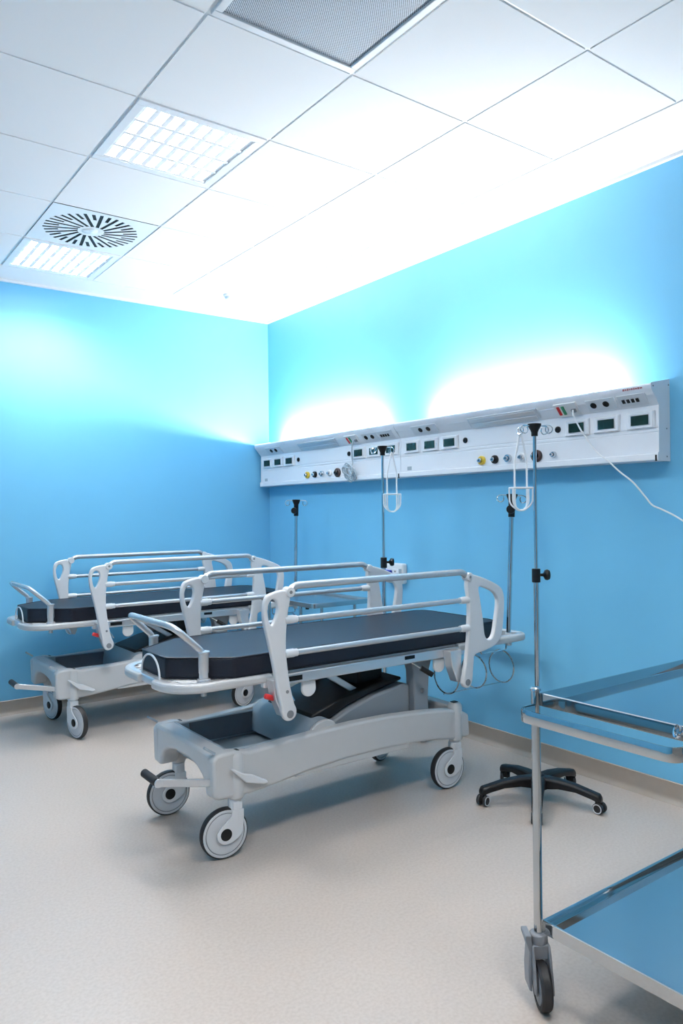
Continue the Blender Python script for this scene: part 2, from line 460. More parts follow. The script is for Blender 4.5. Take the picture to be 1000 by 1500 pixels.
    MB().cbox((-.104, -1.79, 1.612-ZB), (.006, .008, .028)).build('corner_clip', 'black', t)
    MB().cyl((-.072, -.27, 1.940-ZB), (-.072, -1.50, 1.940-ZB), .009, 14).build('uplight_tube', 'uplamp', t)
    return t
UL = make_unit(-.02, 'left white bed head panel ending at the room corner, above the far stretcher', [(0, .003, 'panel')])
UR = make_unit(-1.82, 'right white bed head panel with the flat exposed end, above the near stretcher', [(1.796, 1.80, 'panel')])
# small red maker's mark at the end of the nose strip
mk = MB(); uu = 1.655
for w, h_ in ((.010,.010),(.007,.008),(.008,.010),(.006,.007),(.010,.008),(.006,.010),(.009,.007),(.008,.009),(.012,.006)):
    mk.cbox((-.1555, -(uu+w/2), .3355+h_*.1), (.0016, w, h_)); uu += w + .003
mk.build('maker_mark', 'mark', UR)
for x, z in ((-.012, .355), (-.140, .340), (-.030, .15), (-.030, .02)):
    MB().lathe([(0,0),(.004,0),(.003,.002),(0,.002)], (x, -1.80, z), (0,-1,0), 10).build('cap_screw', 'caster_grey', UR)

# call cords
cd = thing('call_cord', 'white call cord drooping off the right panel towards the picture edge', 'cord', (0, -3.19, 0))
pts = [(-.145,0,1.878),(-.150,-.012,1.84),(-.135,-.055,1.75),(-.125,-.12,1.66),(-.118,-.178,1.612),(-.105,-.235,1.555),(-.09,-.292,1.505),(-.075,-.345,1.435),(-.062,-.372,1.395),(-.055,-.412,1.375),(-.045,-.47,1.345),(-.035,-.542,1.296),(-.03,-.70,1.18),(-.03,-.88,1.13),(-.03,-1.02,1.20),(-.03,-1.06,1.28)]
MB().tube(catmull(pts, 5, False), .0042, 8).build('cord', 'cord', cd)
MB().cbox((-.025, -1.06, 1.32), (.03, .045, .11)).build('handset', 'white', cd, .008)
MB().lathe([(0,0),(.010,0),(.009,.004),(0,.005)], (-.04, -1.06, 1.335), (-1,0,0), 16).build('handset_button', 'red', cd)
cl = thing('call_cord', 'white call cord wound into a small tangle on the left panel', 'cord', (0, -1.385, 0))
pts = [(-.150,0,1.882),(-.152,.015,1.84),(-.13,.045,1.77),(-.118,.06,1.71)]
for k in range(64):
    an = .55*k + .9; tilt = .5*math.sin(k*.19)
    R = .050 + .020*math.sin(k*1.3)
    pts.append((-.132 - .018*math.sin(an*1.0 + tilt) - .004*math.sin(k), .075 + R*math.cos(an), 1.658 + R*.95*math.sin(an) + .008*tilt))
pts += [(-.125,.09,1.625),(-.118,.085,1.606),(-.122,.062,1.62)]
MB().tube(catmull(pts, 4, False), .0048, 8).build('cord', 'cleartube', cl)
MB().obox((-.138,.045,1.655), ((.2,.8,.5),(.9,-.3,.2),(.1,.4,-.85)), (.055,.022,.022)).build('handset', 'label', cl, .006)

# white wall box with a blue flap
wb = thing('wall_outlet_box', 'white wall box with a blue plug behind the near stretcher rail', 'outlet box', (0, -1.675, .96))
MB().box((-.045, -.092, -.068), (0, .092, .068)).build('casing', 'white', wb, .012, seg=3)
MB().cbox((-.052, .048, -.012), (.022, .068, .066)).build('blue_plug', 'blue', wb, .006)
MB().cbox((-.047, -.022, -.008), (.008, .055, .080)).build('socket_face', 'panel', wb, .003)
MB().cbox((-.047, -.070, -.006), (.006, .024, .078)).build('side_vent', 'label', wb, .002)
for z in (.014, -.026): MB().cbox((-.0515, -.024, z), (.003, .014, .012)).build('socket_hole', 'caster_grey', wb, .001)

# ------------------------------------------------------------------ stretchers
XC = -1.28                                       # world x of the near stretcher's middle: lets measured x be used directly
def lx(pts): return [(p[0]-XC, p[1]) for p in pts]

def make_caster(parent, loc, rz):
    """fork at the swivel axis, wheel trailing towards -x"""
    fk = MB()
    fk.lathe([(.026,.140),(.028,.150),(.028,.222),(.026,.226),(.030,.227),(.030,.232),(.020,.233),(.020,.250)], (0,0,0), 'z', 28)
    arm = [(-.024,.190),(-.026,.168),(-.045,.150),(-.070,.131),(-.085,.112),(-.0885,.096),(-.084,.080),(-.070,.066),(-.050,.061),(-.025,.064),(0,.077),(.018,.094),(.024,.115),(.024,.138),(.027,.152),(.027,.190)]
    for s_ in (-1, 1): fk.prism(arm, s_*.0195, s_*.0275, 'y')
    fk.cbox((0, 0, .206), (.040, .055, .030))
    f = fk.build('caster', 'railpost', parent, .003, loc); f.rotation_euler = (0,0,rz)
    c_ = (-.05, 0, .1)
    MB().lathe([(.090,-.016),(.0965,-.0155),(.100,-.009),(.100,.009),(.0965,.0155),(.090,.016)], c_, 'y', 48, True).build('tyre', 'rubber', f)
    MB().lathe([(0,-.016),(.030,-.016),(.034,-.0175),(.079,-.0170),(.0805,-.0145),(.0825,-.0145),(.084,-.0175),(.092,-.0170),(.0945,-.0150),(.0945,.0150),(.092,.0170),(.084,.0175),(.0825,.0145),(.0805,.0145),(.079,.0170),(.034,.0175),(.030,.016),(0,.016)], c_, 'y', 48).build('wheel_disc', 'disc', f)
    MB().lathe([(.0804,-.0158),(.0826,-.0158),(.0826,.0158),(.0804,.0158)], c_, 'y', 48, True).build('groove_ring', 'ring', f)
    MB().lathe([(0,-.0290),(.0225,-.0290),(.0240,-.0280),(.0240,.0280),(.0225,.0290),(0,.0290)], c_, 'y', 24).build('hub_cap', 'black', f)
    return f

def make_stretcher(label):
    t = thing('stretcher', label, 'stretcher', (XC, -2.57, 0), 0, 'hospital stretchers')
    # ---- mattress
    o2 = [(-2.125,-.125),(-1.905,-.295),(-.395,-.295),(-.352,-.270),(-.335,-.215),(-.335,.215),(-.352,.270),(-.395,.295),(-1.905,.295),(-2.125,.125)]
    md = MB().prism([(p[0]-XC, p[1]) for p in o2], .714, .800, 'z').build('mattress', 'navy', t, .010, seg=3)
    rim = MB()
    for z in (.7985, .7165):
        rim.tube(smooth_path([(p[0]-XC, p[1]*.999, z) for p in o2], .012, 3, True), .0028, 6, True)
    rim.build('piping', 'navy', md)
    # ---- deck and side beams
    dk = MB(); dk.box((-2.10-XC, -.24, .694), (-.36-XC, .24, .712))
    for s_ in (-1, 1): dk.box((-1.93-XC, s_*.24, .694), (-.54-XC, s_*.285, .712))
    for k in range(11):
        dk.box((-2.145-XC, -.22+k*.042, .700), (-2.09-XC, -.205+k*.042, .710))
    dk.box((-2.150-XC, -.24, .700), (-2.142-XC, .24, .712))
    dk.build('deck', 'white', t, .002)
    for s_ in (-1, 1):
        b_ = MB().box((-1.78-XC, s_*.285, .660), (-.62-XC, s_*.313, .704)).build('side_beam', 'alu', t, .005)
        MB().cbox((-1.63-XC, s_*.3145, .682), (.075, .003, .020)).build('name_plate', 'black', b_)
        MB().cbox((-.985-XC, s_*.3145, .690), (.060, .003, .016)).build('lock_slot', 'black', b_)
    cb = MB()
    for x in (-1.72, -1.15, -.70): cb.box((x-.02-XC, -.29, .655), (x+.02-XC, .29, .695))
    cb.build('cross_members', 'midgrey', t, .003)
    # ---- bumpers: a band round each end, pads on the corners
    def loop(xe, xs, hw, rad):
        s_ = 1 if xe > xs else -1
        return smooth_path([(xs-XC, -hw*s_*-1 if False else -hw, 0), (xe-XC, -hw, 0), (xe-XC, hw, 0), (xs-XC, hw, 0)], rad, 10)
    band = [(-.012,.684),(.012,.684),(.016,.690),(.016,.710),(.012,.716),(-.012,.716)]
    pad = [(.006,.679),(.024,.679),(.031,.686),(.031,.709),(.024,.716),(.006,.716)]
    foot = loop(-2.150, -1.74, .285, .15); head = loop(-.138, -.66, .290, .075)
    # travel foot loop so that 'out' (right of travel) faces outwards: near side first means travelling -x, right = +y -> reverse
    bf = MB().sweep(foot[::-1], band).build('foot_bumper', 'alu', t, .003)
    f2 = foot[::-1]                               # far side -> near side
    n = len(f2); 
    def sub(path, a, b_):
        """stretch of a path between two arc-length shares"""
        L = [0]
        for p, q in zip(path, path[1:]): L.append(L[-1] + (q-p).length)
        T = L[-1]; out = []
        def at(s_):
            for k in range(len(path)-1):
                if L[k+1] >= s_: return path[k].lerp(path[k+1], (s_-L[k])/max(1e-9, L[k+1]-L[k]))
            return path[-1].copy()
        out.append(at(a*T)); out += [p for p, l in zip(path, L) if a*T+1e-4 < l < b_*T-1e-4]; out.append(at(b_*T))
        return out
    MB().sweep(sub(f2, .0, .475), pad).build('bumper_pad', 'shell', bf, .005)
    MB().sweep(sub(f2, .585, 1.0), pad).build('bumper_pad', 'shell', bf, .005)
    bh = MB().sweep(head, band).build('head_bumper', 'alu', t, .003)
    MB().sweep(sub(head, .0, 1.0), pad).build('bumper_pad', 'shell', bh, .005)
    pb = MB()
    for s_ in (-1, 1):                           # plates that carry the end loops and their sockets
        pb.box((-2.05-XC, s_*.225, .690), (-1.985-XC, s_*.275, .708)); pb.box((-.29-XC, s_*.235, .690), (-.19-XC, s_*.285, .708))
        pb.cyl((-.232-XC, s_*.262, .655), (-.232-XC, s_*.262, .722), .017, 20)
    pb.box((-.40-XC, -.262, .690), (-.36-XC, .262, .706)); pb.box((-.40-XC, -.262, .690), (-.20-XC, -.24, .706)); pb.box((-.40-XC, .24, .690), (-.20-XC, .262, .706))
    pb.build('end_plates', 'alu', t, .002)
    # ---- push handle at the foot end
    hp = [(-2.020-XC,-.252,.80),(-2.028-XC,-.250,.835),(-2.140-XC,-.240,.938),(-2.140-XC,.240,.938),(-2.028-XC,.250,.835),(-2.020-XC,.252,.80)]
    ph = MB().tube(smooth_path(hp, .055, 7), .0135, 16).build('push_handle', 'tube', t)
    for s_ in (-1, 1):
        MB().lathe([(.012,.655),(.012,.684),(.024,.700),(.027,.716),(.027,.722),(.019,.726),(.019,.745),(.021,.748),(.021,.822),(.024,.826),(.024,.832),(.014,.834)], (-2.019-XC, s_*.252, 0), 'z', 28).build('handle_socket', 'tube', ph)
    # ---- thin wire hoop that stops the mattress
    hoop = [(-2.150-XC, -.030-.095*math.cos(PI*k/20), .705+.098*math.sin(PI*k/20)**.8) for k in range(21)]
    MB().tube(hoop, .0042, 10).build('mattress_stop', 'white', t)
    # ---- side rails, one per side: top bar > bars, posts, levers
    ol = lx([(-1.712,1.058),(-1.735,1.066),(-1.790,1.056),(-1.815,1.040),(-1.826,1.000),(-1.824,.945),(-1.806,.868),(-1.786,.780),(-1.767,.680),(-1.750,.605),(-1.746,.570),(-1.730,.540),(-1.705,.534),(-1.682,.548),(-1.676,.575),(-1.688,.605),(-1.703,.665),(-1.716,.745),(-1.723,.820),(-1.722,.890),(-1.712,.975),(-1.700,1.035)])
    hl = lx([(-1.790,1.030),(-1.768,1.026),(-1.760,1.000),(-1.764,.972),(-1.782,.932),(-1.797,.935),(-1.805,.960),(-1.808,.998)])
    ol_r = lx([(-.672,1.070),(-.640,1.066),(-.552,1.040),(-.458,1.000),(-.424,.962),(-.418,.890),(-.438,.757),(-.482,.706),(-.560,.685),(-.632,.672),(-.642,.640),(-.650,.575),(-.655,.545),(-.672,.520),(-.700,.520),(-.718,.540),(-.712,.575),(-.694,.650),(-.682,.720),(-.674,.811),(-.670,.928),(-.684,1.010)])
    hl_r = lx([(-.602,1.000),(-.560,.995),(-.498,.970),(-.470,.938),(-.468,.900),(-.484,.818),(-.500,.760),(-.522,.738),(-.548,.742),(-.564,.770),(-.575,.850),(-.594,.946)])
    cm = lambda pts: [(p.x, p.y) for p in catmull([Vector((p[0], p[1], 0)) for p in pts], 5)]
    def rail(yy, out):
        # hinge elbows: the top bar bends down to the post at both ends
        z = 1.068
        r = MB().tube(smooth_path([(-1.708-XC,0,1.052),(-1.672-XC,0,z+.012),(-.705-XC,0,z+.012),(-.668-XC,0,1.052)], .045, 7), .0155, 18).build('side_rail', 'tube', t, loc=(0, yy, 0))
        for zz in (.943, .806):
            MB().cyl((-1.715-XC, 0, zz), (-.672-XC, 0, zz), .0125, 18).build('rail_bar', 'tube', r)
        for zz in (.943, .806):
            MB().lathe([(.0175,0),(.0175,.045),(.0155,.050),(.0155,.062)], (-1.728-XC, 0, zz), 'x', 20).build('bar_sleeve', 'railpost', r)
            MB().lathe([(.0175,0),(.0175,.038),(.0155,.042),(.0155,.056)], (-.668-XC, 0, zz), (-1,0,0), 20).build('bar_sleeve', 'railpost', r)
        plate('rail_post', [cm(ol), cm(hl)], .026, .007, 'railpost', r)
        plate('rail_post', [cm(ol_r), cm(hl_r)], .026, .007, 'railpost', r)
        for x in (-1.704, -.670):
            MB().lathe([(0,-.021),(.019,-.021),(.021,-.018),(.021,.018),(.019,.021),(0,.021)], (x-XC, 0, 1.056), 'y', 24).build('hinge_knuckle', 'railpost', r)
        for x, z_ in ((-1.704,1.056),(-.670,1.056),(-1.722,.655),(-1.709,.562),(-.688,.545)):
            R = .007 if z_ > .6 else .016
            MB().lathe([(0,-.004),(R*.6,-.004),(R,-.002),(R,.002),(R*.6,.004),(0,.004)], (x-XC, out*(.0205 if z_ > 1 else .0130), z_), 'y', 16).build('pivot_bolt', 'caster_grey', r)
        for x in (-1.735, -.735):                 # bracket between beam and pivot
            MB().prism(lx([(x-.035,.700),(x+.045,.700),(x+.040,.640),(x+.050,.575),(x+.035,.540),(x+.012,.545),(x-.020,.620)]), -out*.022, -out*.075, 'y').build('rail_bracket', 'alu', r, .004)
        MB().obox((-1.790-XC+.02, -out*.05, .628), ((1,0,-.4),(0,1,0),(.4,0,1)), (.045,.02,.022)).build('release_lever', 'red', r, .006)
        MB().tube([(-1.700-XC, -out*.035, .665), (-1.660-XC, -out*.035, .600)], .005, 8).build('release_rod', 'chrome', r)
    rail(-.387, -1); rail(.387, 1)
    # ---- bag hooks, lever and bottle cage under the deck
    for x in (-1.545, -.775):
        for s_ in (-1, 1):
            MB().prism([(x-XC+.036*math.cos(a_), .622+.034*math.sin(a_)) for a_ in [PI+PI*k/12 for k in range(13)]] + [(x-XC+.034,.655),(x-XC-.034,.655)], s_*.282, s_*.296, 'y').build('bag_hook', 'white', t, .004)
    lv = MB().tube([(-.955-XC,-.29,.660),(-.905-XC,-.325,.622)], .005, 8).build('tilt_lever', 'chrome', t)
    MB().tube([(-.918-XC,-.316,.632),(-.872-XC,-.348,.598)], .013, 12).build('lever_grip', 'black', lv)
    cg = MB()
    for x in (-.66, -.46, -.25):
        cg.tube([(x-XC, -.225+.086*math.cos(2*PI*k/32), .540+.086*math.sin(2*PI*k/32)) for k in range(32)], .0038, 8, True)
    cg.tube([(-.68-XC, -.225, .454), (-.23-XC, -.225, .454)], .003, 8)
    cg.tube(smooth_path([(-.42-XC,-.235,.690),(-.42-XC,-.235,.626),(-.22-XC,-.235,.626),(-.22-XC,-.235,.690)], .016, 5), .0045, 8)
    cg.tube(smooth_path([(-.70-XC,-.235,.660),(-.70-XC,-.235,.626),(-.62-XC,-.235,.626),(-.62-XC,-.235,.660)], .016, 5), .0045, 8)
    cg.build('bottle_cage', 'chrome', t)
    # ---- wheeled base
    beam = [(-2.008,.405),(-1.988,.424),(-1.920,.428),(-1.840,.412),(-1.660,.422),(-1.500,.430),(-1.300,.434),(-1.100,.430),(-.900,.417),(-.740,.400),(-.640,.382),(-.580,.352),(-.575,.242),(-.690,.244),(-.800,.262),(-.950,.276),(-1.150,.285),(-1.350,.284),(-1.550,.272),(-1.700,.255),(-1.790,.246),(-1.842,.242),(-1.985,.244),(-2.004,.258)]
    for s_ in (-1, 1):
        b_ = MB().prism(lx(beam), s_*.245, s_*.302, 'y').build('base_beam', 'shell', t, .012, seg=3)
        MB().box((-1.62-XC, s_*.255, .258), (-.98-XC, s_*.296, .290)).build('lower_strip', 'shell', b_, .005)
        for x in (-1.896, -.655):
            MB().lathe([(.032,.234),(.035,.238),(.035,.405),(.028,.418),(0,.420)], (x-XC, s_*.276, 0), 'z', 28).build('caster_housing', 'shell', b_)
            MB().cbox((x-XC, s_*.272, .421), (.030,.026,.004)).build('housing_cap', 'black', b_, .001)
    arch = [(-.27,.424),(.27,.424),(.27,.248),(.226,.248),(.218,.285),(.195,.318),(.145,.343),(.07,.356),(-.07,.356),(-.145,.343),(-.195,.318),(-.218,.285),(-.226,.248),(-.27,.248)]
    MB().prism(arch, -2.004-XC, -1.915-XC, 'x').build('foot_cover', 'shell', t, .014, seg=3)
    archr = [(p[0], p[1]-.03) for p in arch]
    MB().prism(archr, -.660-XC, -.590-XC, 'x').build('head_cover', 'shell', t, .012, seg=3)
    tb = MB()                                     # storage tub between the beams
    tb.box((-1.925-XC,-.25,.300), (-1.46-XC,.25,.312))
    for s_ in (-1, 1): tb.prism([(s_*.25,.418),(s_*.232,.420),(s_*.205,.312),(s_*.25,.300)], -1.93-XC, -1.46-XC, 'x')
    tb.prism(lx([(-1.935,.424),(-1.915,.424),(-1.870,.312),(-1.935,.300)]), -.25, .25, 'y')
    tb.build('storage_tub', 'tub', t, .006)
    tl = MB().prism([(.231,.414),(.227,.414),(.201,.325),(.205,.325)], -1.86-XC, -1.53-XC, 'x').build('tub_lining', 'tubdark', t)
    hm = [(-1.545,.330),(-1.530,.400),(-1.490,.446),(-1.440,.462),(-1.395,.450),(-1.365,.405),(-1.355,.330)]
    hm = [(p.x, p.y) for p in catmull([Vector((*p, 0)) for p in lx(hm)], 5, False)]
    MB().prism(hm, -.243, .243, 'y').build('pedal_shaft_cover', 'tub', t)
    for s_ in (-1, 1): MB().prism([(x, .0+z) for x, z in hm], s_*.243, s_*.262, 'y').build('cover_end', 'shell', t, .004)
    MB().prism(lx([(-1.38,.330),(-1.38,.425),(-1.27,.470),(-1.12,.512),(-.93,.545),(-.90,.530),(-.90,.330)]), -.215, .215, 'y').build('lift_cover', 'midgrey', t, .010)
    MB().box((-.90-XC,-.245,.325), (-.645-XC,.245,.345)).build('rear_pan', 'tubdark', t, .004)
    MB().prism(lx([(-1.47,.440),(-1.37,.436),(-1.26,.482),(-1.11,.522),(-.93,.556),(-.93,.572),(-1.11,.556),(-1.30,.520),(-1.46,.470)]), -.190, .190, 'y').build('lift_gaiter', 'black', t, .008)
    MB().box((-1.14-XC,-.12,.530), (-.99-XC,.12,.656)).build('lift_block', 'black', t, .012)
    MB().prism(lx([(-.92,.660),(-.775,.660),(-.795,.600),(-.805,.470),(-.800,.335),(-.895,.335),(-.895,.470),(-.900,.600)]), -.245, -.185, 'y').build('lift_column', 'midgrey', t, .006)
    MB().prism(lx([(-.92,.660),(-.775,.660),(-.795,.600),(-.805,.470),(-.800,.335),(-.895,.335),(-.895,.470),(-.900,.600)]), .185, .245, 'y').build('lift_column', 'midgrey', t, .006)
    MB().lathe([(.012,0),(.012,.004),(.008,.008),(0,.008)], (-.845-XC,-.245,.50), (0,-1,0), 18).build('column_bolt', 'caster_grey', t)
    MB().obox((-1.26-XC,-.14,.580), ((.8,0,-.5),(0,1,0),(.5,0,.8)), (.26,.018,.030)).build('lift_arm', 'alu', t, .004)
    MB().obox((-1.26-XC,.14,.580), ((.8,0,-.5),(0,1,0),(.5,0,.8)), (.26,.018,.030)).build('lift_arm', 'alu', t, .004)
    # ---- foot pedals
    pd = MB().obox((-2.110-XC,-.268,.335), ((1,0,-.22),(0,1,0),(.22,0,1)), (.24,.012,.030)).build('brake_pedal', 'alu', t, .003)
    MB().tube([(-2.222-XC,-.262,.360),(-2.228-XC,-.150,.366)], .0165, 16).build('pedal_grip', 'rubber', pd)
    MB().lathe([(.017,0),(.016,.006),(0,.009)], (-2.222-XC,-.274,.360), (0,-1,0), 20).build('pedal_bolt', 'alu', pd)
    for s_ in (-1, 1):
        lev = [(-1.940,.366),(-1.924,.362),(-1.882,.336),(-1.840,.324),(-1.775,.288),(-1.770,.278),(-1.790,.275),(-1.835,.288),(-1.872,.298),(-1.892,.318),(-1.926,.352)]
        MB().prism(lx(lev), s_*.308, s_*.324, 'y').build('caster_pedal', 'railpost', t, .004)
        MB().obox((-2.015-XC, s_*.285, .445), ((-1,0,.7),(0,1,0),(.7,0,1)), (.055,.016,.010)).build('steer_tab', 'label', t, .002)
    return t
S1 = make_stretcher('white framed stretcher with navy mattress standing nearest, in front of the other')
for x, y, rz in ((-1.896,-.272,-.09),(-1.896,.272,-.06),(-.655,-.272,-.05),(-.655,.272,.35)): make_caster(S1, (x-XC, y, 0), rz)
S2 = dup(S1, 'white framed stretcher with navy mattress along the back wall, behind the near one', (XC-.035, -.540, 0))
for o in S2.children:
    if o.name.startswith('caster') and not o.name.startswith('caster_'):
        o.rotation_euler = (0,0,math.radians(104)) if o.location.x < 0 else (0,0,math.radians(15))

# ------------------------------------------------------------------ drip poles
def hooks(t, z, arms, R=.072):
    for a_ in arms:
        d = Vector((math.cos(a_), math.sin(a_), 0)); w = Vector((-d.y, d.x, 0)); p = lambda r, q, h: d*r + w*q + Vector((0,0,z+h))
        MB().tube(catmull([p(.012,0,0),p(R*.7,0,.002),p(R,0,-.002),p(R+.010,.002,-.016),p(R+.004,.008,-.032),p(R-.012,.014,-.036),p(R-.022,.016,-.022),p(R-.020,.014,-.006)], 5, False), .0027, 8).build('hook', 'chrome', t)
def pole_thing(label, loc, h, tilt):
    """single drip pole that plugs into the stretcher's end plate; base at the socket"""
    t = thing('drip_pole', label, 'drip pole', loc); t.rotation_euler = (0, tilt, 0)
    MB().cyl((0,0,.002), (0,0,h), .0125, 20).build('pole', 'chrome', t)
    MB().lathe([(.0175,-.085),(.0175,0),(.026,.020),(.030,.030),(.030,.038),(0,.040)], (0,0,h), 'z', 24).build('hub', 'black', t)
    MB().lathe([(.006,0),(.006,.022),(.018,.026),(.024,.036),(.022,.046),(0,.052)], (0,0,h-.045), (-.3,-.2,0) if h < .72 else (.6,-.55,0), 20).build('clamp_knob', 'black', t)
    hooks(t, h+.030, (PI*.82, -PI*.18))
    return t
pole_thing('short chrome drip pole fixed to the head of the near stretcher', (-.232, -2.832, .722), .705, .055)
pole_thing('short chrome drip pole fixed to the head of the far stretcher', (-.267, -.802, .722), .715, .02)

def stand(label, loc, rz=0, arms=(2.01, 2.90, -.95, -.25), clamp=1.02, kdir=(.8,-.6,0)):
    t = thing('drip_stand', label, 'drip stand', loc, rz, 'rolling drip stands')
    MB().cyl((0,0,clamp), (0,0,1.755), .0085, 18).build('upper_pole', 'chrome', t)
    MB().cyl((0,0,.09), (0,0,clamp), .0125, 20).build('lower_pole', 'chrome', t)
    MB().lathe([(.0155,1.728),(.0155,1.745),(.020,1.757),(.031,1.776),(.032,1.786),(0,1.787)], (0,0,0), 'z', 24).build('hub', 'black', t)
    hooks(t, 1.776, arms)
    ck = MB().lathe([(.018,-.035),(.020,-.033),(.020,.028),(.018,.030)], (0,0,clamp), 'z', 24).build('clamp', 'black', t)
    MB().lathe([(.007,.015),(.007,.032),(.012,.036),(.023,.042),(.026,.052),(.022,.062),(0,.066)], (0,0,clamp), kdir, 22).build('clamp_knob', 'black', ck)
    b_ = MB().lathe([(.040,.060),(.044,.066),(.040,.105),(.026,.125),(.020,.128)], (0,0,0), 'z', 28).build('base_hub', 'black', t)
    return t
def star_base(t, angs, R=.270):
    for a_ in angs:
        d = Vector((math.cos(a_), math.sin(a_), 0)); w = Vector((-d.y, d.x, 0))
        # tapered arched leg: cross-sections from hub to tip
        mb = MB(); rings = []
        for r, hw, zt, zb in ((.020,.033,.122,.066),(.10,.030,.120,.080),(.18,.026,.110,.078),(R-.024,.024,.094,.062),(R+.012,.022,.086,.050),(R+.022,.018,.070,.050)):
            rings.append([mb.bm.verts.new(d*r + w*q + Vector((0,0,z))) for q, z in ((-hw,zb),(hw,zb),(hw,zt-.008),(hw*.6,zt),(-hw*.6,zt),(-hw,zt-.008))])
        for A, B in zip(rings, rings[1:]):
            for k in range(6): mb.face([A[k], A[(k+1)%6], B[(k+1)%6], B[k]])
        mb.face(rings[0][::-1]); mb.face(rings[-1])
        lg = mb.build('leg', 'black', t, .004)
        # twin-wheel caster
        ca = a_ + 1.1*math.sin(a_*2.3 + .7); e = Vector((math.cos(ca), math.sin(ca), 0)); ax = Vector((-e.y, e.x, 0))
        p = d*R
        cs = MB().cyl(p + Vector((0,0,.030)), p + Vector((0,0,.060)), .008, 12)
        cs.obox(p + e*.010 + Vector((0,0,.038)), (e, ax, (0,0,1)), (.036,.014,.030))
        cs.build('caster_stem', 'black', lg, .003)
        for s_ in (-1, 1):
            wh = MB().lathe([(0,0),(.020,0),(.024,.002),(.025,.005),(.025,.014),(.023,.017),(.015,.017),(.014,.015),(0,.015)], p + e*.012 + ax*s_*.007 + Vector((0,0,.025)), tuple(ax*s_), 24).build('caster_wheel', 'rubber', lg)
            MB().lathe([(.0155,.0160),(.0195,.0185),(.0218,.0180),(.0218,.0150)], p + e*.012 + ax*s_*.007 + Vector((0,0,.025)), tuple(ax*s_), 24, True).build('wheel_rim', 'disc', wh)
SR = stand('chrome drip stand on a black five-armed castor base, right of the near stretcher', (-.477, -3.217, 0), clamp=1.069, kdir=(.8,-.6,0))
star_base(SR, [math.radians(v) for v in (154, 217, 290, 4, 76)])
SM = stand('chrome drip stand rising between the two stretchers, in front of the wall box', (-.350, -1.940, 0), arms=(1.9, 2.85, -1.31, -.30), clamp=1.062, kdir=(.85,-.5,0))
star_base(SM, [math.radians(v) for v in (140, 212, 284, 356, 68)])

def basket(label, loc, rz):
    """white plastic bottle hanger: long strap loop, ring and cradle; top hangs at loc"""
    t = thing('bottle_holder', label, 'bottle holder', loc, rz, 'white bottle holders')
    w = .030
    MB().tube(smooth_path([(0,0,0),(-.006,0,-.012),(-w,0,-.13),(-w,0,-.335),(-w*.7,0,-.365),(w*.7,0,-.365),(w,0,-.335),(w,0,-.13),(.006,0,-.012)], .02, 4, True), .0052, 8, True).build('strap', 'cord', t)
    MB().tube(smooth_path([(-w-.020,-.030,-.258),(w+.020,-.030,-.258),(w+.020,.030,-.258),(-w-.020,.030,-.258)], .014, 4, True), .0042, 8, True).build('ring', 'cord', t)
    for y in (-.028, .028):
        MB().tube(smooth_path([(-w-.018,y,-.258),(-w-.018,y*.9,-.335),(-w*.4,y*.3,-.366),(w*.4,y*.3,-.366),(w+.018,y*.9,-.335),(w+.018,y,-.258)], .03, 5), .0042, 8).build('cradle', 'cord', t)
    return t
def hook_tip(st, a_, R=.072): return (st.location.x + math.cos(a_)*(R-.004), st.location.y + math.sin(a_)*(R-.004), 1.776-.034)
basket('white bottle holder hanging from the drip stand with the five-armed base', hook_tip(SR, 2.01), -.55)
basket('white bottle holder hanging from the drip stand between the stretchers', hook_tip(SM, -1.31), -.50)

# ------------------------------------------------------------------ steel trolleys
def trolley_shelf(t, x0, x1, y0, y1, z, name='shelf'):
    """pressed tray: sunk floor with upright rim"""
    mb = MB(); r = .020; h = .034
    prof = [(0,-h),(0,0),(-.004,.002),(-.010,.002),(-.012,0),(-.013,-.024),(-.016,-.027),(-.016,-.030),(-.004,-h)]
    path = [(x0,y0,z),(x1,y0,z),(x1,y1,z),(x0,y1,z)]
    mb.sweep([Vector(p) for p in path], prof, True)
    s_ = mb.build(name, 'steel', t)
    MB().box((x0+.012,y0+.012,z-.030),(x1-.012,y1-.012,z-.026)).build('tray_floor', 'steel', s_)
    return s_
def trolley_caster(t, p, rz):
    f = MB()
    f.lathe([(.014,.192),(.024,.190),(.026,.180),(.026,.165),(.024,.160)], (0,0,0), 'z', 24)
    side = [(-.068,.052),(-.052,.048),(-.036,.062),(-.020,.088),(.026,.094),(.027,.165),(-.028,.168),(-.040,.150),(-.062,.085)]
    for s_ in (-1,1): f.prism(side, s_*.019, s_*.026, 'y')
    f.box((-.026,-.026,.128),(.026,.026,.166))
    o = f.build('caster', 'caster_grey', t, .003, p); o.rotation_euler = (0,0,rz)
    c_ = (-.036,0,.0625)
    MB().lathe([(.048,-.015),(.058,-.015),(.0625,-.009),(.0625,.009),(.058,.015),(.048,.015)], c_, 'y', 40, True).build('tyre', 'rubber', o)
    MB().lathe([(0,-.014),(.018,-.017),(.040,-.015),(.042,-.013),(.049,-.013),(.049,.013),(.042,.013),(.040,.015),(.018,.017),(0,.014)], c_, 'y', 40).build('wheel_disc', 'caster_grey', o)
    MB().prism([(.026,.040),(.034,.044),(.036,.100),(.032,.150),(.044,.186),(.044,.196),(.026,.196),(.024,.150)], -.030, .024, 'x').build('brake_tab', 'caster_grey', o, .003)
    return o

